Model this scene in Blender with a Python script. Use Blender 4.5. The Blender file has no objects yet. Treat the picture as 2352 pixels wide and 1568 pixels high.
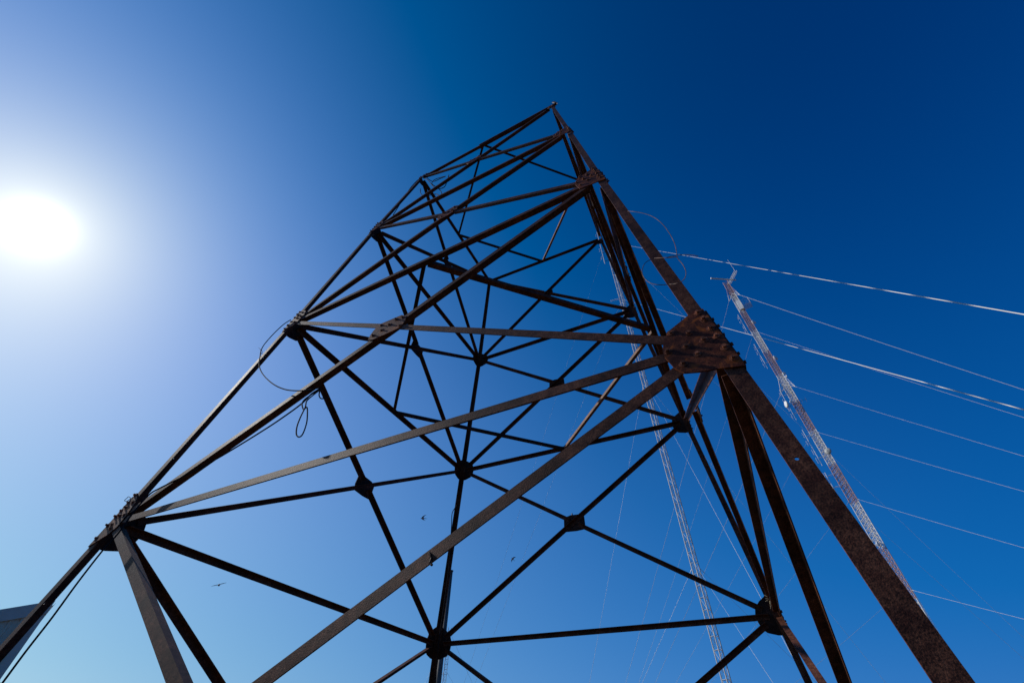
import bpy, bmesh, math, random
from mathutils import Vector, Matrix
random.seed(11)
sc = bpy.context.scene
col = sc.collection
PI = math.pi
R_ = math.radians
V = Vector

# ------------------------------------------------------------------ camera
CAM = V((2.4646, -4.6533, 1.65))
ROT = Matrix(((0.8949, 0.4459, 0.0175), (0.3106, -0.6505, 0.6931), (0.3205, -0.6148, -0.7206)))
FD = 968.66                       # focal length in pixels of a 2352 px wide view
cd = bpy.data.cameras.new('camera')
cam = bpy.data.objects.new('camera', cd)
col.objects.link(cam)
cd.sensor_width = 36.0
cd.lens = 0.41185 * 36.0
cd.clip_start = 0.05
cd.clip_end = 3000.0
q = ROT.transposed().to_quaternion().normalized()
cam.matrix_world = Matrix.Translation(CAM) @ q.to_matrix().to_4x4()
sc.camera = cam

# ------------------------------------------------------------------ light
SUN = V((-0.8125, -0.0423, 0.5814)).normalized()
w = bpy.data.worlds.new('World')
sc.world = w
w.use_nodes = True
nt = w.node_tree
N, L = nt.nodes, nt.links
bg = N['Background']
bg.inputs[1].default_value = 0.1
sky = N.new('ShaderNodeTexSky')
sky.sky_type = 'NISHITA'
sky.sun_disc = False
sky.sun_elevation = R_(35.5)
sky.sun_rotation = R_(267.0)
sky.altitude = 0
sky.air_density = 1.0
sky.dust_density = 0.3
sky.ozone_density = 3.0


def mth(op, a, b=None):
    n = N.new('ShaderNodeMath')
    n.operation = op
    for i, v in enumerate((a, b)):
        if v is None:
            continue
        if isinstance(v, (int, float)):
            n.inputs[i].default_value = v
        else:
            L.new(v, n.inputs[i])
    return n.outputs[0]


tc = N.new('ShaderNodeTexCoord')
dp = N.new('ShaderNodeVectorMath')
dp.operation = 'DOT_PRODUCT'
L.new(tc.outputs['Generated'], dp.inputs[0])
dp.inputs[1].default_value = SUN
theta = mth('ARCCOSINE', mth('MINIMUM', mth('MAXIMUM', dp.outputs['Value'], -1.0), 1.0))


def fall(s):
    return mth('EXPONENT', mth('MULTIPLY', theta, -1.0 / s))


sepc = N.new('ShaderNodeSeparateColor')
L.new(sky.outputs[0], sepc.inputs[0])
n_r, n_g, n_b = (mth('MULTIPLY', sepc.outputs[i], 0.1) for i in range(3))
halo = fall(0.056)
core = mth('MULTIPLY', mth('EXPONENT', mth('MULTIPLY', mth('POWER', mth('MULTIPLY', theta, 1 / 0.030), 2.0), -1.0)), 0.7)
sepd = N.new('ShaderNodeSeparateXYZ')
L.new(tc.outputs['Generated'], sepd.inputs[0])
low = mth('MAXIMUM', mth('SUBTRACT', 1.0, sepd.outputs['Z']), 0.0)


def add(*t):
    o = t[0]
    for k in t[1:]:
        o = mth('ADD', o, k)
    return mth('MAXIMUM', o, 0.0)


r_ = add(mth('MULTIPLY', mth('MULTIPLY', n_r, fall(1.042)), 0.84), mth('MULTIPLY', halo, 0.66), -0.03)
g_ = add(mth('MULTIPLY', mth('MULTIPLY', mth('POWER', n_g, 0.859), fall(1.05)), 0.96), mth('MULTIPLY', halo, 0.57),
         mth('MULTIPLY', mth('POWER', low, 1.688), 0.088), -0.01)
b_ = add(mth('MULTIPLY', halo, 0.25), mth('MULTIPLY', fall(0.796), 0.69), mth('MULTIPLY', mth('POWER', low, 1.218), 0.50), -0.01)
hum = mth('MULTIPLY', mth('MULTIPLY', low, low), mth('SUBTRACT', 1.0, mth('MINIMUM', low, 1.0)))
r_ = add(r_, mth('MULTIPLY', mth('MULTIPLY', hum, fall(0.45)), 1.9), -0.006)
broad = mth('MULTIPLY', mth('MULTIPLY', low, mth('SUBTRACT', 1.0, mth('MINIMUM', low, 1.0))), mth('EXPONENT', mth('MULTIPLY', mth('POWER', theta, 2.0), -1.0)))
l4 = mth('MULTIPLY', mth('POWER', low, 4.0), fall(0.8))
r_ = add(r_, mth('MULTIPLY', l4, 0.13))
g_ = add(g_, mth('MULTIPLY', broad, 0.17), mth('MULTIPLY', mth('MULTIPLY', hum, fall(1.1)), 0.45), mth('MULTIPLY', l4, 0.12))
b_ = add(b_, mth('MULTIPLY', l4, 0.07))
b_ = add(b_, mth('MULTIPLY', broad, 0.50))
cmb = N.new('ShaderNodeCombineColor')
for i, c_ in enumerate((r_, g_, b_)):
    L.new(mth('MULTIPLY', mth('ADD', c_, core), 10.0), cmb.inputs[i])
L.new(cmb.outputs[0], bg.inputs[0])

sd = bpy.data.lights.new('sun', 'SUN')
sd.energy = 3.5
sd.angle = R_(0.53)
sd.color = (1.0, 0.95, 0.88)
so = bpy.data.objects.new('sun', sd)
so.rotation_euler = SUN.to_track_quat('Z', 'Y').to_euler()
so.location = SUN * 30
col.objects.link(so)
vs = sc.view_settings
vs.view_transform = 'Standard'
vs.look = 'None'
vs.exposure = 0.0
vs.gamma = 1.0
vs.use_curve_mapping = False


# ------------------------------------------------------------------ helpers
def ray(x, y):
    """direction seen at pixel (x, y) of a 2352 x 1568 view"""
    return (ROT.transposed() @ V((x - 1176.0, 784.0 - y, -FD))).normalized()


def hdir(az):
    return V((math.sin(R_(az)), math.cos(R_(az)), 0))


def at_dist(x, y, d):
    """point seen at (x, y) at horizontal distance d"""
    r = ray(x, y)
    return CAM + r * (d / math.hypot(r.x, r.y))


def at_plane(x, y, p, n):
    r = ray(x, y)
    return CAM + r * ((p - CAM).dot(n) / r.dot(n))


def obj(name, bm, m, parent=None, smooth=False, loc=None):
    me = bpy.data.meshes.new(name)
    bmesh.ops.recalc_face_normals(bm, faces=bm.faces)
    if loc is not None:
        bmesh.ops.translate(bm, verts=bm.verts, vec=-V(loc))
    elif parent is not None:
        p = V(parent.location)
        g = parent
        while g.parent:
            g = g.parent
            p = p + V(g.location)
        bmesh.ops.translate(bm, verts=bm.verts, vec=-p)
    bm.to_mesh(me)
    bm.free()
    if smooth:
        for f in me.polygons:
            f.use_smooth = True
    for k in (m if isinstance(m, (list, tuple)) else [m]):
        me.materials.append(k)
    o = bpy.data.objects.new(name, me)
    col.objects.link(o)
    if loc is not None:
        o.location = loc
    if parent is not None:
        o.parent = parent
    return o


def tag(o, label=None, cat=None, group=None, kind=None):
    if label:
        o['label'] = label
    if cat:
        o['category'] = cat
    if group:
        o['group'] = group
    if kind:
        o['kind'] = kind
    return o


def empty(name, loc, label, cat, group=None):
    o = bpy.data.objects.new(name, None)
    o.location = loc
    o.empty_display_size = 0.2
    col.objects.link(o)
    return tag(o, label, cat, group)


def basis(d):
    d = d.normalized()
    a = V((0, 0, 1)) if abs(d.z) < 0.9 else V((1, 0, 0))
    u = d.cross(a).normalized()
    return u, d.cross(u).normalized()


def tube(bm, pts, r, n=6, caps=True, r2=None):
    rings = []
    u = None
    for i, p in enumerate(pts):
        if i == 0:
            d = pts[1] - pts[0]
        elif i == len(pts) - 1:
            d = pts[-1] - pts[-2]
        else:
            d = (pts[i + 1] - pts[i]).normalized() + (pts[i] - pts[i - 1]).normalized()
        d = d.normalized()
        if u is None:
            u, v = basis(d)
        else:
            u = (u - d * u.dot(d)).normalized()
            v = d.cross(u)
        rr = r if r2 is None else r + (r2 - r) * i / (len(pts) - 1)
        rings.append([bm.verts.new(p + (u * math.cos(2 * PI * k / n) + v * math.sin(2 * PI * k / n)) * rr) for k in range(n)])
    for a, b in zip(rings, rings[1:]):
        for k in range(n):
            bm.faces.new((a[k], a[(k + 1) % n], b[(k + 1) % n], b[k]))
    if caps:
        bm.faces.new(rings[0][::-1])
        bm.faces.new(rings[-1])


def prism(bm, poly, ext):
    """solid from a loop of points extruded along ext"""
    a = [bm.verts.new(p) for p in poly]
    b = [bm.verts.new(p + ext) for p in poly]
    bm.faces.new(a)
    bm.faces.new(b[::-1])
    n = len(a)
    for i in range(n):
        bm.faces.new((a[i], b[i], b[(i + 1) % n], a[(i + 1) % n]))


def box(bm, c, x, y, z):
    """box by centre and three half-extent vectors"""
    prism(bm, [c - x - y - z, c + x - y - z, c + x + y - z, c - x + y - z], z * 2)


def smooth_pts(pts, k=6):
    out = []
    P = [pts[0]] + list(pts) + [pts[-1]]
    for i in range(1, len(P) - 2):
        p0, p1, p2, p3 = P[i - 1:i + 3]
        for j in range(k):
            t = j / k
            out.append(0.5 * ((2 * p1) + (p2 - p0) * t + (2 * p0 - 5 * p1 + 4 * p2 - p3) * t * t + (3 * p1 - p0 - 3 * p2 + p3) * t ** 3))
    out.append(pts[-1])
    return out


# ------------------------------------------------------------------ materials
def mat(name, ramp, scale=8.0, rough=0.7, metal=0.0, bump=0.0, bscale=200.0, spec=0.5, detail=6.0):
    m = bpy.data.materials.new(name)
    m.use_nodes = True
    t = m.node_tree
    b = t.nodes['Principled BSDF']
    b.inputs['Roughness'].default_value = rough
    b.inputs['Metallic'].default_value = metal
    b.inputs['Specular IOR Level'].default_value = spec
    c = t.nodes.new('ShaderNodeTexCoord')
    n = t.nodes.new('ShaderNodeTexNoise')
    n.inputs['Scale'].default_value = scale
    n.inputs['Detail'].default_value = detail
    t.links.new(c.outputs['Object'], n.inputs['Vector'])
    r = t.nodes.new('ShaderNodeValToRGB')
    cr = r.color_ramp
    cr.elements[0].position, cr.elements[0].color = ramp[0][0], (*ramp[0][1], 1)
    cr.elements[1].position, cr.elements[1].color = ramp[-1][0], (*ramp[-1][1], 1)
    for p, cc in ramp[1:-1]:
        e = cr.elements.new(p)
        e.color = (*cc, 1)
    t.links.new(n.outputs['Fac'], r.inputs['Fac'])
    t.links.new(r.outputs['Color'], b.inputs['Base Color'])
    if bump:
        n2 = t.nodes.new('ShaderNodeTexNoise')
        n2.inputs['Scale'].default_value = bscale
        n2.inputs['Detail'].default_value = 5.0
        t.links.new(c.outputs['Object'], n2.inputs['Vector'])
        bp = t.nodes.new('ShaderNodeBump')
        bp.inputs['Strength'].default_value = bump
        bp.inputs['Distance'].default_value = 0.003
        t.links.new(n2.outputs['Fac'], bp.inputs['Height'])
        t.links.new(bp.outputs['Normal'], b.inputs['Normal'])
    return m


def rusty(name, dark, mid, orange, amount, rough=0.62, spec=0.14, bump=0.4):
    """pitted brown steel: fine grain, larger blotches and branching orange streaks"""
    m = mat(name, [(0.36, dark), (0.62, mid)], 26.0, rough, 0.0, bump, 210.0, spec)
    t = m.node_tree
    b = t.nodes['Principled BSDF']
    src = b.inputs['Base Color'].links[0].from_socket
    c = [n for n in t.nodes if n.type == 'TEX_COORD'][0]
    gr = t.nodes.new('ShaderNodeTexNoise')
    gr.inputs['Scale'].default_value = 150.0
    gr.inputs['Detail'].default_value = 3.0
    t.links.new(c.outputs['Object'], gr.inputs['Vector'])
    mr = t.nodes.new('ShaderNodeMapRange')
    mr.inputs[1].default_value, mr.inputs[2].default_value = 0.35, 0.68
    mr.inputs[3].default_value, mr.inputs[4].default_value = 0.4, 1.7
    t.links.new(gr.outputs['Fac'], mr.inputs[0])
    mu = t.nodes.new('ShaderNodeVectorMath')
    mu.operation = 'SCALE'
    t.links.new(src, mu.inputs[0])
    t.links.new(mr.outputs[0], mu.inputs['Scale'])
    lg = t.nodes.new('ShaderNodeTexNoise')
    lg.inputs['Scale'].default_value = 3.5
    lg.inputs['Detail'].default_value = 4.0
    t.links.new(c.outputs['Object'], lg.inputs['Vector'])
    lm_ = t.nodes.new('ShaderNodeMapRange')
    lm_.inputs[1].default_value, lm_.inputs[2].default_value = 0.38, 0.64
    lm_.inputs[3].default_value, lm_.inputs[4].default_value = 0.6, 1.45
    t.links.new(lg.outputs['Fac'], lm_.inputs[0])
    m2 = t.nodes.new('ShaderNodeVectorMath')
    m2.operation = 'SCALE'
    t.links.new(mu.outputs[0], m2.inputs[0])
    t.links.new(lm_.outputs[0], m2.inputs['Scale'])
    mu = m2
    v = t.nodes.new('ShaderNodeTexNoise')
    v.inputs['Scale'].default_value = 9.0
    v.inputs['Detail'].default_value = 9.0
    v.inputs['Distortion'].default_value = 1.6
    t.links.new(c.outputs['Object'], v.inputs['Vector'])
    r = t.nodes.new('ShaderNodeValToRGB')
    r.color_ramp.elements[0].position, r.color_ramp.elements[0].color = 0.60 - 0.12 * amount, (0, 0, 0, 1)
    r.color_ramp.elements[1].position, r.color_ramp.elements[1].color = 0.72 - 0.10 * amount, (amount, amount, amount, 1)
    t.links.new(v.outputs['Fac'], r.inputs['Fac'])
    mx = t.nodes.new('ShaderNodeMix')
    mx.data_type = 'RGBA'
    t.links.new(r.outputs['Color'], mx.inputs[0])
    t.links.new(mu.outputs[0], mx.inputs[6])
    mx.inputs[7].default_value = (*orange, 1)
    t.links.new(mx.outputs[2], b.inputs['Base Color'])
    return m


M_steel = rusty('brown_steel', (0.052, 0.016, 0.008), (0.108, 0.040, 0.020), (0.15, 0.06, 0.028), 0.20)
M_dark = rusty('dark_steel', (0.022, 0.009, 0.006), (0.045, 0.019, 0.012), (0.15, 0.055, 0.022), 0.25)
M_plate = rusty('rusted_plate', (0.060, 0.013, 0.006), (0.130, 0.035, 0.014), (0.34, 0.085, 0.014), 0.75)
M_tie = rusty('rusty_tie', (0.13, 0.056, 0.030), (0.24, 0.115, 0.065), (0.24, 0.10, 0.05), 0.4)
M_bolt = rusty('rusted_bolt', (0.13, 0.044, 0.024), (0.25, 0.090, 0.048), (0.30, 0.11, 0.04), 0.5, bump=0.5)
M_galv = mat('galvanised', [(0.3, (0.58, 0.54, 0.48)), (0.7, (0.74, 0.70, 0.63))], 5.0, 0.5, 0.0)
M_guy = mat('guy_strand', [(0.3, (0.50, 0.49, 0.44)), (0.7, (0.70, 0.68, 0.62))], 3.0, 0.5, 0.2)
M_white = mat('white_paint', [(0.3, (0.72, 0.71, 0.67)), (0.7, (0.82, 0.81, 0.78))], 5.0, 0.5)
M_grey = mat('grey_radome', [(0.3, (0.34, 0.35, 0.34)), (0.7, (0.42, 0.42, 0.40))], 5.0, 0.6)
M_cable = mat('black_cable', [(0.3, (0.010, 0.011, 0.012)), (0.7, (0.018, 0.019, 0.021))], 30.0, 0.85, spec=0.1)
M_wire = rusty('rusty_wire', (0.10, 0.06, 0.045), (0.22, 0.14, 0.11), (0.3, 0.15, 0.08), 0.4, bump=0.2)
M_pole = mat('grey_pole', [(0.3, (0.07, 0.062, 0.052)), (0.7, (0.13, 0.115, 0.095))], 9.0, 0.55, 0.0, 0.3, 90.0)
M_conc = mat('concrete', [(0.3, (0.26, 0.25, 0.23)), (0.7, (0.36, 0.34, 0.31))], 6.0, 0.9, 0.0, 0.6, 60.0)
M_straw = mat('straw', [(0.3, (0.30, 0.24, 0.14)), (0.7, (0.50, 0.42, 0.28))], 40.0, 0.8)
M_black = mat('black_iron', [(0.3, (0.015, 0.015, 0.016)), (0.7, (0.03, 0.03, 0.03))], 20.0, 0.6)


def band_mat():
    m = mat('banded_paint', [(0.3, (0.74, 0.70, 0.64)), (0.7, (0.84, 0.80, 0.74))], 6.0, 0.5)
    t = m.node_tree
    b = t.nodes['Principled BSDF']
    src = b.inputs['Base Color'].links[0].from_socket
    c = [n for n in t.nodes if n.type == 'TEX_COORD'][0]
    s = t.nodes.new('ShaderNodeSeparateXYZ')
    t.links.new(c.outputs['Object'], s.inputs[0])
    a = t.nodes.new('ShaderNodeMath')
    a.operation = 'PINGPONG'
    t.links.new(s.outputs['Z'], a.inputs[0])
    a.inputs[1].default_value = 4.8
    # odd multiples of 4.8 m are red: compare the saw of period 9.6 with 4.8
    f = t.nodes.new('ShaderNodeMath')
    f.operation = 'MODULO'
    t.links.new(s.outputs['Z'], f.inputs[0])
    f.inputs[1].default_value = 9.6
    g = t.nodes.new('ShaderNodeMath')
    g.operation = 'GREATER_THAN'
    t.links.new(f.outputs[0], g.inputs[0])
    g.inputs[1].default_value = 4.8
    mx = t.nodes.new('ShaderNodeMix')
    mx.data_type = 'RGBA'
    t.links.new(g.outputs[0], mx.inputs[0])
    t.links.new(src, mx.inputs[6])
    mx.inputs[7].default_value = (0.44, 0.27, 0.24, 1)
    t.links.new(mx.outputs[2], b.inputs['Base Color'])
    return m


M_band = band_mat()

# ------------------------------------------------------------------ ground
bm = bmesh.new()
g = 2000.0
nn = 24
vv = [[bm.verts.new((-g + 2 * g * i / nn, -g + 2 * g * j / nn, 0)) for j in range(nn + 1)] for i in range(nn + 1)]
for i in range(nn):
    for j in range(nn):
        bm.faces.new((vv[i][j], vv[i + 1][j], vv[i + 1][j + 1], vv[i][j + 1]))
M_soil = mat('dry_soil', [(0.3, (0.045, 0.038, 0.020)), (0.55, (0.07, 0.052, 0.03)), (0.75, (0.12, 0.088, 0.055))], 0.9, 0.95, 0.0, 1.0, 14.0, 0.2, 10.0)
tag(obj('ground', bm, M_soil), kind='structure')

# ------------------------------------------------------------------ the lattice tower
SX = {'L': (-1, -1), 'R': (1, -1), 'C': (-1, 1), 'D': (1, 1)}
NODE = {
    'L': [(-3.040, -3.095, 0.100), (-2.700, -2.756, 3.257), (-2.379, -2.435, 6.302), (-2.050, -2.106, 9.304), (-1.730, -1.786, 12.262)],
    'R': [(3.012, -3.095, 0.100), (2.700, -2.756, 3.257), (2.407, -2.435, 6.302), (2.106, -2.106, 9.304), (1.812, -1.786, 12.262)],
    'C': [(-3.040, 3.080, 0.100), (-2.700, 2.756, 3.257), (-2.379, 2.449, 6.302), (-2.050, 2.136, 9.304), (-1.730, 1.829, 12.262)],
    'D': [(3.012, 3.080, 0.100), (2.700, 2.756, 3.257), (2.407, 2.449, 6.302), (2.106, 2.136, 9.304), (1.812, 1.829, 12.262)]}
# measured corner joints (pixels of the 4096 px wide photo), level 0..3
PIX = {'L': [(472, 2101), (1179, 1299), (1505, 921), (1691, 715)],
       'R': [(2867, 1396), (2400, 727), (2275, 534), (2209, 434)],
       'C': [(1749, 2576), (1852, 1878), (1918, 1439), (1959, 1123)],
       'D': [(3106, 2462), (2740, 1684), (2531, 1238), (2400, 955)]}
for k in NODE:
    out = [V(NODE[k][0])]
    for l in range(4):
        p = V(NODE[k][l + 1])
        x, y = PIX[k][l]
        r = ray(x / 1.7415, y / 1.7415)
        s = (CAM + r * (p - CAM).dot(r)) - p          # as-built deviation, a few cm
        if s.length > 0.06:
            s *= 0.06 / s.length
        out.append(p + s)
    NODE[k] = out

FACES = {'front': ('L', 'R'), 'back': ('C', 'D'), 'left': ('L', 'C'), 'right': ('R', 'D')}
OUT = {'front': V((0, -1, 0)), 'back': V((0, 1, 0)), 'left': V((-1, 0, 0)), 'right': V((1, 0, 0))}
NRM = {}
for f, (a, b) in FACES.items():
    n = (NODE[b][1] - NODE[a][1]).cross(NODE[a][4] - NODE[a][1]).normalized()
    if n.dot(OUT[f]) < 0:
        n = -n
    NRM[f] = n
OFF = 0.022                      # node line to outer face of the flanges

tower = empty('lattice_tower', (0, 0, 0), 'tall rusty brown square lattice tower of bolted steel angles filling the view', 'lattice tower')


def angle(bm, p0, p1, n, a=0.07, t=0.008, side=1, w=None, inset=0.0):
    """steel angle: one flange in the plane with outward normal n, the other pointing inward along one edge"""
    d = (p1 - p0).normalized()
    n = (n - d * n.dot(d)).normalized()
    wv = n.cross(d).normalized() * side
    b = w if w else a
    o = -n * inset
    pr = [(-a / 2, 0), (a / 2, 0), (a / 2, -t), (-a / 2 + t, -t), (-a / 2 + t, -b), (-a / 2, -b)]
    poly = [p0 + o + wv * x + n * y for x, y in pr]
    prism(bm, poly, p1 - p0)


def leg_mesh(k):
    sx, sy = SX[k]
    bm = bmesh.new()
    P = NODE[k]
    pts = [P[0] + (P[0] - P[1]) * 0.03] + list(P)
    pts[-1] = P[4] + (P[4] - P[3]).normalized() * 0.05
    c = 0.0
    rings = []
    for i, p in enumerate(pts):
        lv = max(0, i - 1)
        a = 0.086 - 0.004 * lv
        t = 0.009
        h = p + V((sx, sy, 0)) * 0.0
        hx = p.x + sx * (0.045 + OFF * 0)
        hy = p.y + sy * (0.045 + OFF * 0)
        # heel at (hx, hy); flanges reach inwards
        hx = p.x + sx * 0.048
        hy = p.y + sy * 0.048
        pr = [(0, 0), (-a, 0), (-a, -t), (-t, -t), (-t, -a), (0, -a)]
        rings.append([bm.verts.new((hx + sx * x, hy + sy * y, p.z)) for x, y in pr])
    for a, b in zip(rings, rings[1:]):
        for i in range(6):
            bm.faces.new((a[i], a[(i + 1) % 6], b[(i + 1) % 6], b[i]))
    bm.faces.new(rings[0])
    bm.faces.new(rings[-1])
    return bm


FO = 0.048                       # outer face of the leg flange from the node line


def cut_holes(o, pts, n, r):
    """real bolt holes through a flange"""
    bmc = bmesh.new()
    for p in pts:
        tube(bmc, [p - n * 0.03, p + n * 0.03], r, 12)
    c = obj('cutter', bmc, M_dark)
    md = o.modifiers.new('b', 'BOOLEAN')
    md.operation = 'DIFFERENCE'
    md.solver = 'EXACT'
    md.object = c
    dg = bpy.context.evaluated_depsgraph_get()
    me = bpy.data.meshes.new_from_object(o.evaluated_get(dg))
    o.modifiers.clear()
    o.data = me
    bpy.data.objects.remove(c)


for k in 'LRCD':
    lg = obj('leg', leg_mesh(k), M_steel, tower)
    if k == 'R':
        nf = NRM['front']
        pp = [at_plane(x, y, NODE['R'][1] + nf * FO, nf) for x, y in ((1830, 1051),)]
        cut_holes(lg, pp, nf, 0.0085)
    if k == 'L':
        nf = NRM['left']
        pp = [at_plane(x, y, NODE['L'][1] + nf * FO, nf) for x, y in ((99, 1384), (397, 1051), (603, 820))]
        cut_holes(lg, pp, nf, 0.011)
    bm = bmesh.new()
    p = NODE[k][0]
    s = 0.28
    prism(bm, [V((p.x + a * s, p.y + b * s, -0.3)) for a, b in ((-1, -1), (1, -1), (1, 1), (-1, 1))], V((0, 0, 0.42)))
    obj('concrete_footing', bm, M_conc, tower)


def base(f, lv, k):
    return NODE[k][lv] + NRM[f] * FO


def brace(name, f, p0, p1, c0, c1, side, a, m=None, inset=0.0, w=None):
    bm = bmesh.new()
    d = (p1 - p0).normalized()
    angle(bm, p0 + d * c0, p1 - d * c1, NRM[f], a, 0.008, side, w, inset)
    return bm


def cross_pt(f, lo):
    """crossing of the two diagonals of panel lo-1 .. lo (levels -1..3 stored 0..4)"""
    a, b = FACES[f]
    p1, p2 = base(f, lo, a), base(f, lo + 1, b)
    q1, q2 = base(f, lo, b), base(f, lo + 1, a)
    d1, d2 = p2 - p1, q2 - q1
    r = p1 - q1
    A, B, Cc = d1.dot(d1), d1.dot(d2), d2.dot(d2)
    D, E = d1.dot(r), d2.dot(r)
    den = A * Cc - B * B
    t = (B * E - Cc * D) / den
    s = (A * E - B * D) / den
    return ((p1 + d1 * t) + (q1 + d2 * s)) / 2


for f, (a, b) in FACES.items():
    for lv in range(1, 5):        # horizontals
        p0, p1 = base(f, lv, a), base(f, lv, b)
        d = (p1 - p0).normalized()
        up = NRM[f].cross(d).z > 0
        low = lv >= 2
        side = (1 if up else -1) * (1 if low else -1)
        if f != 'front' or lv == 1:
            side = -1 if up else 1
        e1 = 0.05
        c0 = c1 = 0.09
        if lv == 4:
            bm = bmesh.new()
            mid = (p0 + p1) / 2
            if f == 'front':
                tip = at_plane(1275, 238, p1, NRM[f])
                angle(bm, p0 + d * 0.04, mid + d * 0.25, NRM[f], 0.062, 0.008, side)
                angle(bm, mid - d * 0.12, p1 - d * 0.06, NRM[f], 0.062, 0.008, side, inset=0.0095)
                obj('horizontal_brace', bm, M_steel, tower)
                bm = bmesh.new()
                off = V((0, 0, 0.05))
                angle(bm, mid - d * 0.10 + off, p1 + d * 0.12 + off, NRM[f], 0.05, 0.007, side, inset=-0.009)
                obj('horizontal_brace', bm, M_steel, tower)
            else:
                angle(bm, p0 + d * 0.06, p1 - d * 0.06, NRM[f], 0.062, 0.008, side)
                obj('horizontal_brace', bm, M_steel, tower)
            continue
        obj('horizontal_brace', brace('h', f, p0, p1, c0, c1, side, 0.068), M_steel, tower)
    for lo in range(0, 4):        # diagonals
        X = cross_pt(f, lo)
        A0, B1 = base(f, lo, a), base(f, lo + 1, b)
        B0, A1 = base(f, lo, b), base(f, lo + 1, a)
        w_ = 0.070 - 0.003 * lo
        cl = 0.26
        for n_, (p0, p1) in enumerate(((A0, B1), (B0, A1))):
            bm = bmesh.new()
            d = (p1 - p0).normalized()
            up = NRM[f].cross(d).z > 0
            sd_ = 1 if up else -1
            if n_ == 1:
                sd_ = -sd_
            if f != 'front':
                sd_ = -1 if up else 1
            elif lo == 0:
                sd_ = -1 if n_ == 0 else sd_
            d0 = (X - p0).normalized()
            d1 = (p1 - X).normalized()
            if n_ == 0:
                # through member, bent only by the joint tolerance
                angle(bm, p0 + d0 * 0.17, X + d0 * 0.0, NRM[f], w_, 0.008, sd_)
                angle(bm, X, p1 - d1 * 0.17, NRM[f], w_, 0.008, sd_)
            else:
                angle(bm, p0 + d0 * 0.17, X - d0 * 0.09, NRM[f], w_, 0.008, sd_)
                angle(bm, X + d1 * 0.09, p1 - d1 * 0.17, NRM[f], w_, 0.008, sd_)
            obj('diagonal_brace', bm, M_steel, tower)

# gusset plates: (u towards the opposite leg, v up) in metres
P_DEF = [(-0.030, 0.27), (0.041, 0.255), (0.147, 0.190), (0.225, 0.115), (0.255, 0.025), (0.247, -0.045), (0.225, -0.125), (0.175, -0.172), (0.059, -0.205), (-0.075, -0.215), (-0.068, -0.205)]
P_DEF = P_DEF[:10]
PL = {
    ('front', 'R', 1): [(-0.022, 0.295), (0.033, 0.297), (0.199, 0.193), (0.239, 0.123), (0.262, 0.047), (0.261, -0.007), (0.234, -0.106), (0.197, -0.160), (0.132, -0.180), (0.02, -0.200), (-0.075, -0.225)],
    ('front', 'L', 1): [(-0.020, 0.305), (0.012, 0.303), (0.098, 0.224), (0.132, 0.176), (0.165, 0.051), (0.171, -0.071), (0.115, -0.136), (-0.08, -0.215)],
    ('front', 'R', 2): [(-0.014, 0.345), (0.043, 0.382), (0.17, 0.30), (0.237, 0.275), (0.269, 0.108), (0.227, -0.091), (0.093, -0.120), (0.009, -0.13), (-0.066, -0.160)],
    ('front', 'L', 2): [(-0.022, 0.285), (0.025, 0.290), (0.158, 0.200), (0.206, 0.083), (0.16, -0.10), (0.084, -0.155), (-0.074, -0.195)],
    ('front', 'R', 3): [(-0.02, 0.23), (0.03, 0.26), (0.146, 0.24), (0.27, 0.18), (0.248, 0.0), (0.10, -0.12), (-0.062, -0.17)],
    ('front', 'L', 3): [(-0.02, 0.26), (0.03, 0.26), (0.15, 0.18), (0.20, 0.06), (0.14, -0.10), (0.05, -0.15), (-0.065, -0.18)],
    ('front', 'L', 4): [(-0.04, 0.05), (0.16, 0.05), (0.22, 0.0), (0.16, -0.10), (0.0, -0.14), (-0.06, -0.14)],
    ('front', 'R', 4): [(-0.045, 0.045), (0.06, 0.045), (0.10, -0.05), (0.05, -0.12), (-0.06, -0.13)],
}
BL = {
    ('front', 'R', 1): [(0.012, 0.272), (0.000, 0.196), (-0.010, 0.107), (0.189, 0.172), (0.102, 0.123), (-0.018, 0.034), (0.046, 0.033), (0.142, 0.026), (-0.030, -0.065), (0.238, 0.027), (0.103, -0.056), (-0.042, -0.158), (0.185, -0.097)],
    ('front', 'L', 1): [(0.0, 0.285), (0.080, 0.189), (-0.012, 0.206), (0.03, 0.146), (0.115, 0.055), (-0.022, 0.124), (-0.028, 0.066), (0.045, 0.059), (0.03, -0.024), (-0.035, -0.021), (0.075, -0.073), (-0.052, -0.14)],
    ('front', 'R', 2): [(0.030, 0.345), (0.018, 0.290), (0.012, 0.223), (0.004, 0.139), (-0.004, 0.038), (-0.022, -0.051), (0.113, 0.232), (0.07, 0.152), (0.2, 0.265), (0.159, 0.145), (0.117, 0.047), (0.245, 0.13), (0.212, 0.0)],
    ('front', 'L', 2): [(-0.002, 0.26), (0.107, 0.178), (-0.012, 0.2), (0.045, 0.125), (0.15, 0.052), (0.09, 0.036), (-0.022, 0.123), (-0.031, 0.023), (0.10, -0.062), (-0.040, -0.063), (-0.055, -0.142)],
    ('front', 'R', 3): [(0.0, 0.2), (-0.01, 0.13), (-0.018, 0.06), (-0.025, -0.01), (-0.035, -0.08), (0.09, 0.17), (0.17, 0.17), (0.12, 0.08), (0.20, 0.06), (0.13, -0.03)],
    ('front', 'L', 3): [(0.0, 0.22), (-0.01, 0.15), (-0.02, 0.06), (-0.03, -0.03), (-0.045, -0.11), (0.09, 0.15), (0.14, 0.04), (0.08, -0.05)],
    ('front', 'L', 4): [(-0.02, 0.0), (0.08, 0.01), (0.15, 0.0), (-0.03, -0.09), (0.09, -0.06)],
    ('front', 'R', 4): [(-0.02, 0.0), (0.04, 0.0), (-0.03, -0.09)],
}
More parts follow.
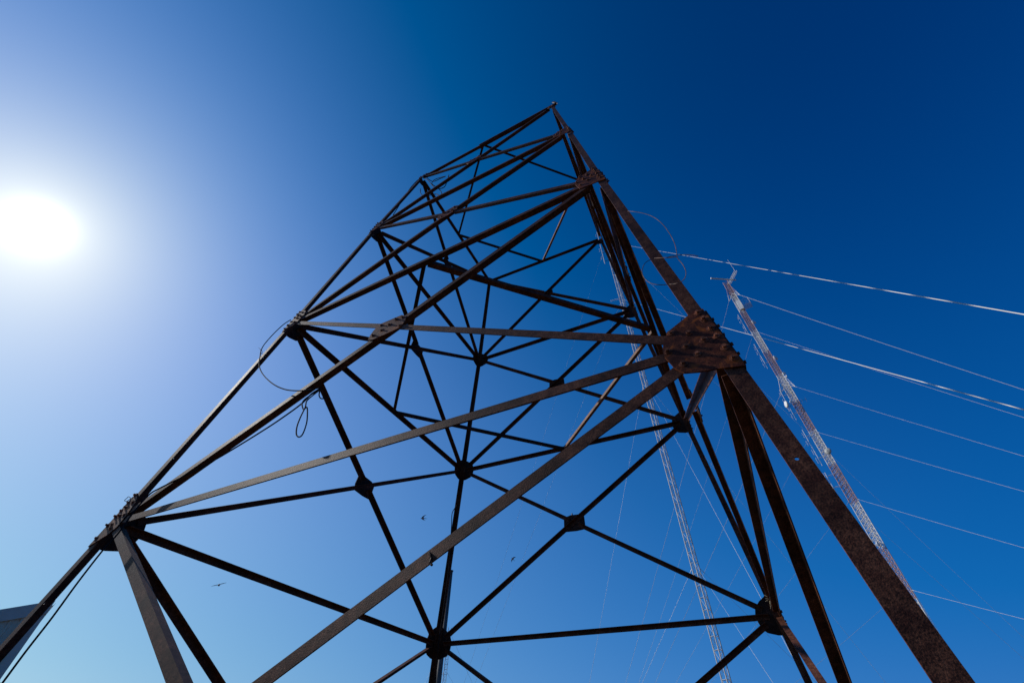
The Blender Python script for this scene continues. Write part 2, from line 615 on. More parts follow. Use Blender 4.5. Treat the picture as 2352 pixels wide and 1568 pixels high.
X_DEF = [(-0.200, 0.120), (-0.06, 0.150), (0.130, 0.140), (0.215, 0.085), (0.215, -0.085), (0.185, -0.150), (0.03, -0.158), (-0.178, -0.145), (-0.212, -0.045)]
XP = {('front', 1): [(0.17, 0.072), (0.177, -0.016), (0.150, -0.106), (0.120, -0.114), (0.003, -0.125), (-0.194, -0.137), (-0.265, -0.103), (-0.270, -0.02), (-0.253, 0.055), (-0.197, 0.140), (0.085, 0.144)],
      ('front', 2): [(-0.215, -0.03), (-0.206, 0.054), (-0.133, 0.111), (0.087, 0.160), (0.156, 0.110), (0.181, -0.080), (-0.016, -0.170), (-0.144, -0.150)]}
XB = {('front', 1): [(0.034, 0.087), (-0.17, 0.098), (-0.041, 0.038), (0.132, -0.073), (-0.124, -0.013), (0.12, 0.075), (-0.22, -0.055)]}
FX_DEF = [(-0.13, 0.08), (0.13, 0.08), (-0.13, -0.09), (0.13, -0.09), (0.0, 0.0), (-0.08, 0.02), (0.09, -0.02)]


def bolt(bm, p, n, r=0.0160, h=0.0100):
    r *= random.uniform(0.88, 1.12)
    h *= random.uniform(0.75, 1.35)
    u, v = basis(n)
    n = (n + u * random.uniform(-.1, .1) + v * random.uniform(-.1, .1)).normalized()
    a0 = random.uniform(0, PI / 3)
    tube(bm, [p, p + n * 0.003], r * 1.35, 12)
    hexa = [p + (u * math.cos(a0 + k * PI / 3) + v * math.sin(a0 + k * PI / 3)) * r * 1.05 for k in range(6)]
    prism(bm, hexa, n * h * 0.62)
    e = n * h * 0.62
    tube(bm, [p + e, p + e + n * h * 0.95, p + e + n * h * 1.15], r * 0.62, 8)


stuff = bmesh.new()
NB = 0


def plate(name, f, O, u, poly, bolts, single, m):
    global NB
    n = NRM[f]
    v = n.cross(u).normalized()
    if v.z < 0:
        v = -v
    bm = bmesh.new()
    prism(bm, [O + u * x + v * y + n * 0.0015 for x, y in poly], n * 0.009)
    g_ = obj(name, bm, m, tower)
    for x, y in bolts:
        p = O + u * x + v * y + n * 0.0105
        if single and NB < 100:
            b = bmesh.new()
            bolt(b, p, n)
            obj('bolt', b, M_bolt, g_)
            NB += 1
        else:
            bolt(stuff, p, n)
    return g_


for f, (a, b) in FACES.items():
    for k, o in ((a, b), (b, a)):
        for lv in range(1, 5):
            O = base(f, lv, k)
            u = (NODE[o][lv] - NODE[k][lv]).normalized()
            sc_ = {1: 1.0, 2: 0.95, 3: 0.9, 4: 0.8}[lv]
            if lv == 4:
                poly = [(-0.045, 0.045), (0.16, 0.045), (0.20, -0.02), (0.10, -0.13), (-0.055, -0.17)]
                bl = [(-0.02, 0.0), (0.08, 0.0), (-0.03, -0.1)]
            else:
                poly = [(x * sc_, y * sc_) for x, y in P_DEF]
                bl = [(0.005, 0.22), (-0.003, 0.15), (-0.012, 0.07), (-0.02, -0.02), (-0.03, -0.1), (-0.04, -0.17),
                      (0.11, 0.14), (0.16, 0.09), (0.14, 0.0), (0.2, 0.0), (0.1, -0.09), (0.15, -0.13)]
                bl = [(x * sc_, y * sc_) for x, y in bl]
            key = (f, k, lv)
            poly = PL.get(key, poly)
            bl = BL.get(key, bl)
            plate('gusset_plate', f, O, u, poly, bl, f == 'front', M_plate if f == 'front' else M_dark)
    for lo in range(0, 4):
        O = cross_pt(f, lo)
        u = (NODE[b][lo] - NODE[a][lo]).normalized()
        s_ = 1.0 - 0.07 * lo
        poly = XP.get((f, lo), [(x * s_, y * s_) for x, y in X_DEF])
        if f == 'front' and lo == 0:
            poly = [(x * 0.8, y * 0.7) for x, y in X_DEF]
        if f == 'front' and lo == 3:
            poly = [(x * 0.92, y * 0.92) for x, y in XP[('front', 2)]]
        bl = XB.get((f, lo), [(x * s_, y * s_) for x, y in FX_DEF])
        plate('crossing_plate', f, O, u, poly, bl, f == 'front' and lo > 0, M_plate if f == 'front' else M_dark)
tag(obj('bolts', stuff, M_bolt, tower), kind='stuff')

# diaphragm ties at the second and top levels
def midp(f, lv, ins=0.06):
    a, b = FACES[f]
    return (base(f, lv, a) + base(f, lv, b)) / 2 - NRM[f] * ins


for lv, big in ((2, True), (4, False)):
    seq = ['front', 'left', 'back', 'right']
    for i in range(4):
        f0, f1 = seq[i], seq[(i + 1) % 4]
        p0, p1 = midp(f0, lv), midp(f1, lv)
        d = (p1 - p0).normalized()
        bm = bmesh.new()
        if lv == 2 and i == 3:
            angle(bm, p0 + d * 0.02, p1 - d * 0.02, V((0, 0, -1)), 0.078, 0.009, 1, 0.06)
            obj('tie_bar', bm, M_steel, tower)
        else:
            outw = V((p0.x + p1.x, p0.y + p1.y, 0)).normalized()
            angle(bm, p0 + d * 0.02, p1 - d * 0.02, -outw, 0.052, 0.007, 1)
            obj('tie_bar', bm, M_tie if i == 2 else M_dark, tower)
    # wrapped scab on the long front diagonal
    if lv == 4:
        c0_ = at_plane(990, 1284, base('front', 1, 'R'), NRM['front'])
        dd = (base('front', 1, 'R') - base('front', 0, 'L')).normalized()
        ww = NRM['front'].cross(dd).normalized()
        bm = bmesh.new()
        pp = [c0_ + NRM['front'] * (0.006 + random.uniform(-.001, .002)) + ww * (-.036 + .009 * i) + dd * random.uniform(-.006, .006) for i in range(9)]
        tube(bm, pp, 0.0065, 7)
        obj('weld_seam', bm, M_dark, tower)

# hooks and shackles on the tower
def ring(bm, c, n, r, w):
    u, v = basis(n)
    pts = [c + (u * math.cos(2 * PI * k / 16) + v * math.sin(2 * PI * k / 16)) * r for k in range(17)]
    tube(bm, pts, w, 6, False)


nf = NRM['front']
bm = bmesh.new()
p = at_plane(1307, 312, base('front', 3, 'R'), nf)
p2 = at_plane(1311, 299, base('front', 3, 'R'), nf) - nf * 0.02
tube(bm, [p, (p + p2) / 2 + V((0.02, 0, 0)), p2], 0.013, 8)
tube(bm, [p + nf * -0.03, p + nf * 0.03], 0.016, 8)
obj('step_bolt', bm, M_tie, tower)
bm = bmesh.new()
p = at_plane(846, 544, base('front', 3, 'L'), nf)
ring(bm, p, nf, 0.022, 0.006)
tube(bm, [p + V((0.02, 0, 0.0)), at_plane(860, 539, base('front', 3, 'L'), nf)], 0.007, 6)
obj('eye_bolt', bm, M_dark, tower)
bm = bmesh.new()
nr_ = NRM['right']
p = at_dist(1568, 733, 6.9)
ring(bm, p, (CAM - p).normalized(), 0.03, 0.008)
obj('eye_bolt', bm, M_dark, tower)

# ------------------------------------------------------------------ cables and wires on the tower
def wire(name, pts, r, m, label, cat, plane=None, off=0.03, k=6, f='front', group=None, lv=1, kk='L', extra=None):
    P = []
    for i, q_ in enumerate(pts):
        o = off if len(q_) == 2 else q_[2]
        P.append(at_plane(q_[0], q_[1], base(f, lv, kk) + NRM[f] * o, NRM[f]))
    if extra:
        P += [V(e) for e in extra]
    bm = bmesh.new()
    tube(bm, smooth_pts(P, k), r, 6)
    o = obj(name, bm, m, loc=P[0])
    return tag(o, label, cat, group or ('black cables on the tower' if cat == 'cable' else ('loose wires on the tower' if cat == 'wire' else None)))


wire('black_cable', [(735, 892, .04), (716, 904, .03), (690, 929, .03), (640, 965, .03), (600, 991, .03), (550, 1022, .03), (500, 1052, .03), (455, 1076, .03), (425, 1092, .03), (392, 1108, .035), (366, 1121, .04), (348, 1131, .045), (330, 1148, .05), (305, 1178, .06), (270, 1226, .06), (237, 1262, .06), (180, 1335, .06), (120, 1417, .06), (60, 1494, .06), (5, 1568, .06), (-25, 1605, .06)],
     0.0075, M_cable, 'long black cable running down over the lowest left gusset plate towards the shed', 'cable')
wire('black_cable', [(668, 734, .03), (650, 746, .03), (625, 770, .04), (603, 797, .05), (597, 820, .05), (596, 842, .05), (606, 862, .05), (628, 882, .05), (655, 894, .04), (685, 897, .04), (710, 895, .04), (735, 890, .04)],
     0.0065, M_cable, 'black cable looping out left of the upper left gusset plate and back to the diagonal', 'cable')
wire('cable_coil', [(738, 893, .04), (722, 905, .03), (705, 920, .05), (701, 935, .05), (690, 958, .05), (682, 980, .05), (681, 998, .05), (688, 1003, .05), (696, 995, .05), (704, 972, .05), (706, 952, .05), (705, 935, .04), (697, 940, .04), (694, 926, .04), (702, 915, .04), (720, 903, .04), (733, 897, .02), (733, 908, -.02), (738, 915, -.06), (752, 913, -.1)],
     0.006, M_cable, 'slack loops of thin black cable hanging below the left leg diagonal', 'cable')
wire('cable_coil', [(903, 494), (925, 459), (945, 429), (962, 412), (972, 409), (983, 414), (1000, 432), (1020, 430), (1028, 412), (1031, 402)],
     0.009, M_cable, 'black cable curled around the top left corner of the tower', 'cable', lv=4, off=-0.02)
wire('cable_coil', [(980, 408), (994, 417), (1012, 410), (1023, 405), (1000, 412), (992, 422), (1006, 432), (1014, 442), (1012, 450), (1000, 446), (975, 451), (966, 443), (966, 434)],
     0.008, M_cable, 'small tangle of black cable under the top left corner plate', 'cable', lv=4, off=-0.03)
wire('rusty_wire', [(1442, 485, .02), (1455, 486), (1478, 490), (1500, 498), (1520, 513), (1537, 535), (1549, 558), (1554, 578), (1556, 592), (1568, 607), (1575, 622), (1574, 636), (1566, 646), (1553, 651), (1535, 653, .02), (1515, 654), (1497, 651), (1482, 641), (1475, 627), (1476, 616), (1483, 603), (1500, 594, .0), (1520, 592, .03), (1556, 590), (1530, 592), (1557, 586), (1580, 585), (1603, 588)],
     0.0024, M_wire, 'thin rusty wire looped in two curls across the right front leg', 'wire', off=0.05, lv=2, kk='R')
wire('wire_scrap', [(309, 1149), (300, 1145), (292, 1150), (286, 1149), (292, 1143), (296, 1140), (303, 1146), (310, 1150)], 0.003, M_cable,
     'little twist of loose wire sticking out above the lowest left gusset plate', 'wire', off=0.02)
wire('wire_scrap', [(597, 800), (601, 812), (608, 815), (604, 822), (598, 815), (603, 808), (594, 798)], 0.0022, M_cable,
     'knotted scrap of thin wire on the left leg below the second gusset plate', 'wire', off=0.05)
# clamped cable on the back left leg
bm = bmesh.new()
nb = NRM['left']
P = [at_plane(x, y, base('left', 1, 'C') - nb * 0.12, nb) for x, y in ((1049, 1160), (1041, 1172), (1038, 1182), (1037, 1205), (1035, 1240), (1031, 1300), (1018, 1400), (1008, 1470), (1004, 1520), (1000, 1580), (996, 1640))]
tube(bm, smooth_pts(P, 4), 0.008, 6)
tag(obj('black_cable', bm, M_cable, loc=P[0]), 'straight black cable running down beside the far left leg', 'cable', 'black cables on the tower')

# ------------------------------------------------------------------ birds
def bird_mat(name, top, belly, split):
    m = mat(name, [(0.3, top), (0.7, tuple(c * 1.4 for c in top))], 60.0, 0.55)
    t = m.node_tree
    b = t.nodes['Principled BSDF']
    src = b.inputs['Base Color'].links[0].from_socket
    a = t.nodes.new('ShaderNodeAttribute')
    a.attribute_name = 'belly'
    mx = t.nodes.new('ShaderNodeMix')
    mx.data_type = 'RGBA'
    t.links.new(a.outputs['Fac'], mx.inputs[0])
    t.links.new(src, mx.inputs[6])
    mx.inputs[7].default_value = (*belly, 1)
    t.links.new(mx.outputs[2], b.inputs['Base Color'])
    return m


M_bird = bird_mat('swallow_plumage', (0.012, 0.016, 0.032), (0.55, 0.40, 0.30), 0.0)


def bird(name, pos, fwd, up, wings, label, scale=1.0, spread=1.0, sweep=0.35, lift=(0.1, 0.1), span=(1.0, 1.0)):
    fwd = fwd.normalized()
    rt = fwd.cross(up).normalized()
    up = rt.cross(fwd).normalized()
    T = Matrix((rt, fwd, up)).transposed()
    bm = bmesh.new()
    lay = bm.verts.layers.float.new('belly')
    prof = [(0.088, 0.002, 0.0), (0.080, 0.005, 0.001), (0.072, 0.012, 0.004), (0.060, 0.016, 0.005), (0.046, 0.0145, 0.003), (0.030, 0.019, 0.0), (0.005, 0.022, -0.002),
            (-0.02, 0.019, -0.002), (-0.045, 0.012, 0.0), (-0.062, 0.007, 0.001), (-0.07, 0.004, 0.001)]
    rings = []
    for y, r, z in prof:
        rg = []
        for k in range(10):
            a = 2 * PI * k / 10
            v = bm.verts.new((math.cos(a) * r, y, z + math.sin(a) * r * 0.92))
            v[lay] = 1.0 if (math.sin(a) < 0.1 and -0.06 < y < 0.04) else (0.7 if (math.sin(a) < 0 and 0.05 < y < 0.07) else 0.0)
            rg.append(v)
        rings.append(rg)
    for a, b in zip(rings, rings[1:]):
        for k in range(10):
            bm.faces.new((a[k], a[(k + 1) % 10], b[(k + 1) % 10], b[k]))
    bm.faces.new(rings[0])
    bm.faces.new(rings[-1])
    for s in (-1, 1):           # forked tail, one solid fork each side
        prism(bm, [V((s * 0.001, -0.055, 0.001)), V((s * 0.008, -0.06, 0.001)), V((s * 0.014, -0.10, 0.0)), V((s * (0.020 + 0.01 * spread), -0.135, 0.0)), V((s * 0.009, -0.10, 0.0)), V((s * 0.001, -0.082, 0.0))], V((0, 0, 0.002)))
    if wings == 'open':
        for i, s in enumerate((-1, 1)):
            lf = lift[i]
            sp = span[i]
            st = [(0.010, 0.038, -0.022), (0.045, 0.048, -0.012), (0.085, 0.040 - 0.05 * sweep, -0.012 - 0.06 * sweep), (0.125, 0.018 - 0.14 * sweep, -0.008 - 0.17 * sweep), (0.160, -0.006 - 0.26 * sweep, -0.014 - 0.28 * sweep)]
            up_, lo_ = [], []
            for x, yl, yt in st:
                z = 0.008 + x * lf
                for y, arr in ((yl, up_), (yt, lo_)):
                    arr.append((s * x * sp, y, z))
            n_ = len(st)
            A_ = [bm.verts.new(c) for c in up_]
            B_ = [bm.verts.new(c) for c in lo_]
            A2 = [bm.verts.new((c[0], c[1], c[2] + 0.003)) for c in up_]
            B2 = [bm.verts.new((c[0], c[1], c[2] + 0.003)) for c in lo_]
            for j in range(n_ - 1):
                bm.faces.new((A_[j], A_[j + 1], B_[j + 1], B_[j]))
                bm.faces.new((A2[j], B2[j], B2[j + 1], A2[j + 1]))
                bm.faces.new((A_[j], A2[j], A2[j + 1], A_[j + 1]))
                bm.faces.new((B_[j], B_[j + 1], B2[j + 1], B2[j]))
            bm.faces.new((A_[0], B_[0], B2[0], A2[0]))
            bm.faces.new((A_[-1], A2[-1], B2[-1], B_[-1]))
    else:
        for s in (-1, 1):       # folded wings along the flanks
            prism(bm, [V((s * 0.021, 0.035, 0.0)), V((s * 0.024, 0.01, 0.008)), V((s * 0.018, -0.05, 0.008)), V((s * 0.008, -0.112, 0.004)), V((s * 0.015, -0.05, -0.004)), V((s * 0.022, 0.0, -0.008))], V((s * 0.003, 0, 0.002)))
        for s in (-1, 1):       # legs
            tube(bm, [V((s * 0.008, -0.005, -0.016)), V((s * 0.008, 0.004, -0.034))], 0.0018, 5)
            tube(bm, [V((s * 0.008, -0.006, -0.034)), V((s * 0.008, 0.014, -0.035))], 0.0016, 5)
    for v in bm.verts:
        v.co = T @ (v.co * scale)
    me = bpy.data.meshes.new(name)
    bmesh.ops.recalc_face_normals(bm, faces=bm.faces)
    bm.to_mesh(me)
    bm.free()
    for f_ in me.polygons:
        f_.use_smooth = True
    me.materials.append(M_bird)
    o = bpy.data.objects.new(name, me)
    o.location = pos
    col.objects.link(o)
    return tag(o, label, 'bird', 'swallows around the tower')


CR = ROT.transposed() @ V((1, 0, 0))
CU = ROT.transposed() @ V((0, 1, 0))
CF = ROT.transposed() @ V((0, 0, -1))


def bar_tip():
    f = 'front'
    p0, p1 = base(f, 4, 'L'), base(f, 4, 'R')
    return p1 + (p1 - p0).normalized() * 0.12 + V((0, 0, 0.05))


tip = bar_tip()
bird('swallow', tip + V((-0.03, 0.0, 0.045)) + V((0, 0, 0.02)), V((-0.55, -0.1, 0.9)) - CF * 0.1, V((-0.9, -0.3, -0.3)) * -1 * -1, 'folded', 'dark swallow with pale belly perched on the very top bar end of the tower', 1.12)
bird('swallow', CAM + ray(503, 1343) * 12.0, -ray(503, 1343) * 0.95 + CU * 0.22, CU * 1.0, 'open', 'swallow gliding head-on with straight thin wings at the lower left above the shed', 0.85, 1.0, 0.06, (0.03, 0.10))
bird('swallow', CAM + ray(972, 1190) * 16.0, -CR * 0.9 + CU * 0.1 - CF * 0.2, CF + CU * 0.35, 'open', 'swallow banking with pale belly showing and one wing pointing straight down', 1.0, 1.0, 0.3, (0.3, 0.1), (0.7, 0.7))
bird('swallow', CAM + ray(1178, 1283) * 19.0, -CR * 0.65 + CU * 0.55 + CF * 0.3, CF, 'open', 'tiny swallow turning with swept wings beside the lower right diagonal', 0.85, 1.0, 0.15, (0.1, 0.1))
xp = cross_pt('back', 1)
pb = at_plane(1314, 1184, xp + NRM['back'] * 0.02, NRM['back'])
bird('swallow', pb + V((0, 0, 0.0)), V((0, 0.2, 1)), V((0.2, -1, 0.1)), 'folded', 'small swallow sitting on top of the lower far crossing plate', 0.7)

# straw tuft at the far right joint
bm = bmesh.new()
pn = at_plane(1764, 1372, base('right', 1, 'D') - NRM['right'] * 0.06, NRM['right'])
for i in range(26):
    a = V((random.gauss(0, .012), random.gauss(0, .03), random.gauss(0, .035)))
    d = V((random.gauss(-.3, .6), random.gauss(0, 1), random.gauss(0, 1))).normalized() * random.uniform(.02, .055)
    tube(bm, [pn + a, pn + a + d * 0.5 + V((0, 0, .004)), pn + a + d], 0.0022, 4)
tag(obj('straw_tuft', bm, M_straw, loc=pn), 'loose tuft of straw and twigs caught above the lowest far right gusset plate', 'nest')

# ------------------------------------------------------------------ guyed masts
def mast_base(az, D):
    return V((CAM.x, CAM.y, 0)) + hdir(az) * D


def z_of(x, y, D):
    return at_dist(x, y, D).z


def lattice(root, B, H, rad, azs, bay, leg_r, br_r, m, style):
    tops = [B + hdir(a) * rad for a in azs]
    for p in tops:
        bm = bmesh.new()
        tube(bm, [p, p + V((0, 0, H))], leg_r, 8)
        obj('leg', bm, m, root)
    bm = bmesh.new()
    n = int(H / bay)
    for i in range(n):
        z0, z1 = i * bay, (i + 1) * bay
        for k in range(3):
            a, b = tops[k], tops[(k + 1) % 3]
            A0, A1, B0, B1 = a + V((0, 0, z0)), a + V((0, 0, z1)), b + V((0, 0, z0)), b + V((0, 0, z1))
            tube(bm, [A0, B0], br_r, 4, False)
            if style == 'zig':
                tube(bm, [A0, B1] if i % 2 else [B0, A1], br_r, 4, False)
            else:
                tube(bm, [A0, B1], br_r, 4, False)
                tube(bm, [B0, A1], br_r, 4, False)
    obj('bracing', bm, m, root)


def guy(root, B, z, az, r, rad, wr, dbl=False, sag=0.012):
    a = B + hdir(az) * rad + V((0, 0, z))
    e = B + hdir(az) * r
    a.z -= rad * z / r
    e.z = 0.0
    for s in ((-1, 1) if dbl else (0,)):
        o = hdir(az + 90) * s * 0.12
        pts = []
        for i in range(13):
            t = i / 12
            p = a.lerp(e, t) + o * (1 - t) 
            p.z -= sag * (a - e).length * 4 * t * (1 - t) * 0.5
            pts.append(p)
        bm = bmesh.new()
        tube(bm, pts, wr, 6)
        obj('guy_wire', bm, M_guy, root)
    bm = bmesh.new()
    d = (e - a).normalized()
    tube(bm, [a, a + d * 0.25], wr * 2.4, 6)
    obj('turnbuckle', bm, M_guy, root)


def anchor(root, B, az, r):
    bm = bmesh.new()
    c = B + hdir(az) * r
    c.z = 0.05
    u = hdir(az)
    box(bm, c, u * 0.5, hdir(az + 90) * 0.5, V((0, 0, 0.2)))
    obj('guy_anchor', bm, M_conc, root)


# --- large red and white mast
DA = 60.0
BA = mast_base(13.25, DA)
HA = z_of(1666, 648, DA)
mA = empty('guyed_mast', BA, 'tall slender lattice mast banded red and white carrying many dishes and antennas', 'radio mast', 'guyed lattice masts')
lattice(mA, BA, HA, 0.49, (20, 140, -100), 0.50, 0.042, 0.024, M_band, 'x')
bm = bmesh.new()                                    # climbing ladder and feeder cables inside the far leg
lc = BA + hdir(20) * 0.30
for s in (-0.17, 0.17):
    o = hdir(110) * s
    tube(bm, [lc + o, lc + o + V((0, 0, HA - 1))], 0.014, 4)
for i in range(int(HA / 0.5)):
    tube(bm, [lc - hdir(110) * 0.17 + V((0, 0, i * 0.5)), lc + hdir(110) * 0.17 + V((0, 0, i * 0.5))], 0.010, 4, False)
obj('ladder', bm, M_galv, mA)
ATT = [(1686, 668), (1727, 762), (1815, 876), (1882, 984), (1965, 1140), (2083, 1350)]
RR = [32.1, 32.0, 31.8, 31.7, 29.7, 28.7]
RL = [32.8, 32.3, 32.1, 31.6, 31.1, 28.8]
RBk = [(15.6, 17.0), (15.6, 20.0), (15.6, 28.0), (15.6, 30), (15.2, 30), (15.0, 30)]
for i, (x, y) in enumerate(ATT):
    z = z_of(x, y, DA)
    big = i in (0, 2)
    guy(mA, BA, z, 140, RR[i], 1.15 if big else 0.5, 0.012, i == 0)
    guy(mA, BA, z, -100, RL[i], 1.15 if big else 0.5, 0.009, i in (0, 2))
    guy(mA, BA, z, RBk[i][0], RBk[i][1], 0.5, 0.009)
    if big:                                          # torque frames
        bm = bmesh.new()
        for az in (20, 140, -100):
            e = BA + hdir(az) * 1.15 + V((0, 0, z - 1.15 * z / 32))
            for a2 in (20, 140, -100):
                if True:
                    s = BA + hdir(a2) * 0.49
                    for dz in (0.0, 1.1):
                        if a2 != az and dz > 0:
                            continue
                        tube(bm, [s + V((0, 0, z + dz)), e], 0.028, 5)
        obj('torque_frame', bm, M_band, mA)
for az, r in ((140, 32), (140, 29.2), (-100, 32.4), (-100, 29), (15.5, 30)):
    anchor(mA, BA, az, r)


def dish(root, x, y, D, dia, face, m=M_white):
    c = at_dist(x, y, D)
    face = face.normalized()
    u, v = basis(face)
    bm = bmesh.new()
    prof = [(0.0, -0.24), (0.25, -0.20), (0.42, -0.08), (0.5, 0.0), (0.5, 0.22), (0.42, 0.27), (0.2, 0.31), (0.0, 0.32)]
    rings = [[bm.verts.new(c + face * (h * dia * .6) + (u * math.cos(2 * PI * k / 20) + v * math.sin(2 * PI * k / 20)) * max(r, 0.002) * dia) for k in range(20)] for r, h in prof]
    for a, b in zip(rings, rings[1:]):
        for k in range(20):
            bm.faces.new((a[k], a[(k + 1) % 20], b[(k + 1) % 20], b[k]))
    o = obj('dish_antenna', bm, m, root, True)
    # mounting arm back to the mast
    t = V((root.location.x, root.location.y, c.z))
    bm = bmesh.new()
    tube(bm, [c - face * dia * 0.2, t + (c - t).normalized() * 0.35], 0.03, 6)
    obj('bracket', bm, M_galv, o)
    return o


rightv = hdir(13.4 + 90)
toward = hdir(13.4 + 180)
dish(mA, 1731, 740, DA - .4, 0.72, rightv * 0.8 + toward * 0.6)
dish(mA, 1781, 822, DA - .4, 0.76, rightv * 0.9 + toward * 0.45)
dish(mA, 1801, 857, DA - .3, 0.42, rightv * 0.5 + toward * 0.8)
dish(mA, 1806, 864, DA - .3, 0.38, rightv * 0.9 - toward * 0.3)
dish(mA, 1807, 928, DA - .8, 0.92, rightv * -0.75 + toward * 0.4)
dish(mA, 1817, 922, DA - .6, 0.40, rightv * 0.3 + toward * 0.9)
dish(mA, 1901, 1035, DA - .4, 0.75, rightv * 0.3 - toward * 0.9, M_grey)
dish(mA, 2016, 1248, DA - .4, 0.5, rightv * 0.8 + toward * 0.3)

for (x0, y0, x1, y1) in ((1694, 723, 1720, 767), (1732, 790, 1763, 846), (1790, 896, 1830, 964), (1843, 986, 1888, 1069), (1893, 1085, 1920, 1128)):
    D = DA - 0.5
    t_, b_ = at_dist(x0, y0, D), at_dist(x1, y1, D)
    c = (t_ + b_) / 2
    bm = bmesh.new()
    tube(bm, [V((c.x, c.y, t_.z)), V((c.x, c.y, b_.z))], 0.032, 6)
    rod = obj('dipole_array', bm, M_white, mA)
    hgt = t_.z - b_.z
    bm = bmesh.new()
    for k in range(4):
        zc = b_.z + hgt * (0.14 + 0.24 * k)
        o = hdir(-100 + (k % 2) * 50) * 0.22
        a0 = V((c.x, c.y, zc))
        loop = [a0 + o + V((0, 0, h)) + o.normalized() * w_ for h, w_ in ((-0.36, 0), (0.36, 0), (0.36, 0.07), (-0.36, 0.07), (-0.36, 0))]
        tube(bm, loop, 0.012, 4)
        tube(bm, [a0, a0 + o], 0.014, 4)
    obj('dipole', bm, M_galv, rod)
    bm = bmesh.new()
    for fz in (0.2, 0.8):
        z = b_.z + hgt * fz
        for tgt in (-100, 140):
            e = BA + hdir(tgt) * 0.49
            tube(bm, [V((c.x, c.y, z)), V((e.x, e.y, z + (0.25 if tgt == 140 else 0)))], 0.018, 4)
    obj('bracket', bm, M_galv, rod)

# equipment box and safety cage on the right of the mast
zc = z_of(1710, 702, DA)
cc = BA + rightv * 0.15 + toward * 0.55
bm = bmesh.new()
box(bm, V((cc.x, cc.y, zc)), rightv * 0.34, toward * 0.26, V((0, 0, 1.15)))
bmesh.ops.bevel(bm, geom=bm.edges[:], offset=0.04, segments=2, affect='EDGES')
obj('equipment_box', bm, M_white, mA)
bm = bmesh.new()
c2 = BA + rightv * 1.05 + toward * 0.3
W, Dp, Hh = 0.62, 0.6, 1.1
cor = [rightv * a * W + toward * b * Dp for a, b in ((-1, -1), (1, -1), (1, 1), (-1, 1))]
for hz in (-1, -0.33, 0.33, 1):
    for k in range(4):
        tube(bm, [V((c2.x, c2.y, zc + hz * Hh * 0.6)) + cor[k], V((c2.x, c2.y, zc + hz * Hh * 0.6)) + cor[(k + 1) % 4]], 0.02, 4)
for k in range(4):
    tube(bm, [V((c2.x, c2.y, zc - 0.66)) + cor[k], V((c2.x, c2.y, zc + 0.66)) + cor[k]], 0.02, 4)
for k in range(9):                                   # grating floor
    s = -1 + 2 * k / 8
    tube(bm, [V((c2.x, c2.y, zc - 0.66)) + rightv * W * s - toward * Dp, V((c2.x, c2.y, zc - 0.66)) + rightv * W * s + toward * Dp], 0.018, 4)
    tube(bm, [V((c2.x, c2.y, zc - 0.66)) - rightv * W + toward * Dp * s, V((c2.x, c2.y, zc - 0.66)) + rightv * W + toward * Dp * s], 0.018, 4)
obj('safety_cage', bm, M_galv, mA)

# top: horizontal tube antenna, boom frame and whip
bm = bmesh.new()
e0, e1 = at_dist(1633, 639, DA - .6), at_dist(1690, 643, DA - .6)
zz = (e0.z + e1.z) / 2
rr_ = ray(1633, 639)
e0 = CAM + rr_ * ((e1.z - CAM.z) / rr_.z)
tube(bm, [e0, e1], 0.125, 12)
obj('tube_antenna', bm, M_white, mA, False)
bm = bmesh.new()
tube(bm, [e0 - (e1 - e0).normalized() * 0.02, e0], 0.12, 12)
obj('end_cap', bm, M_white, mA)
bm = bmesh.new()
b0 = V((BA.x, BA.y, HA - 0.9)) + rightv * 0.35
b1 = at_dist(1689, 624, DA - 3.4)
for dx in (-0.22, 0.22):
    for dz in (-0.2, 0.2):
        o = rightv * dx + V((0, 0, dz))
        tube(bm, [b0 + o, b1 + o], 0.028, 5)
for k in range(9):
    c = b0.lerp(b1, k / 8)
    q4 = [c + rightv * dx + V((0, 0, dz)) for dx, dz in ((-.22, -.2), (.22, -.2), (.22, .2), (-.22, .2))]
    for j in range(4):
        tube(bm, [q4[j], q4[(j + 1) % 4]], 0.02, 4)
obj('boom', bm, M_white, mA)
bm = bmesh.new()
wt = at_dist(1667, 598, DA - 3.4)
tube(bm, [b1, V((b1.x, b1.y, wt.z))], 0.03, 5, True, 0.015)
obj('whip_antenna', bm, M_white, mA)
# black cross dipoles half way down
bm = bmesh.new()
for (x, y) in ((1821, 930), (1836, 922)):
    c = at_dist(x, y, DA - .7)
    tube(bm, [c - rightv * 0.9, c + rightv * 0.9], 0.018, 5)
    for s in (-.8, -.3, .3, .8):
        tube(bm, [c + rightv * s - V((0, 0, .35)), c + rightv * s + V((0, 0, .35))], 0.012, 4)
obj('beam_antenna', bm, M_black, mA)

# --- slender galvanised mast
DB = 20.0
BB = mast_base(-4.8, DB)
HB = z_of(1390, 566, DB)
mB = empty('guyed_mast', BB, 'thin galvanised grey lattice mast seen through the tower panels', 'radio mast', 'guyed lattice masts')
lattice(mB, BB, HB, 0.17, (170, -70, 50), 0.42, 0.020, 0.0085, M_galv, 'zig')
gB = [(1388, 556, 170, 20.0, 17.35, 19.1), (1425, 688, 170, 20.0, 17.2, 18.7), (1478, 873, 170, 13.5, 8.1, 9.0), (1598, 1292, 170, 14.2, 7.6, 8.0)]
for i, (x, y, az, r0, r1, r2) in enumerate(gB):
    z = z_of(x, y, DB)
    guy(mB, BB, z, 170, r0, 0.17, 0.0030, sag=0.0012)
    guy(mB, BB, z, -70, r1, 0.17, 0.0040, sag=0.004)
    guy(mB, BB, z, 50, r2, 0.17, 0.0040, sag=0.004)
for az, r in ((170, 20), (170, 13.9), (-70, 17.3), (-70, 7.9), (50, 18.9), (50, 8.5)):
    anchor(mB, BB, az, r)
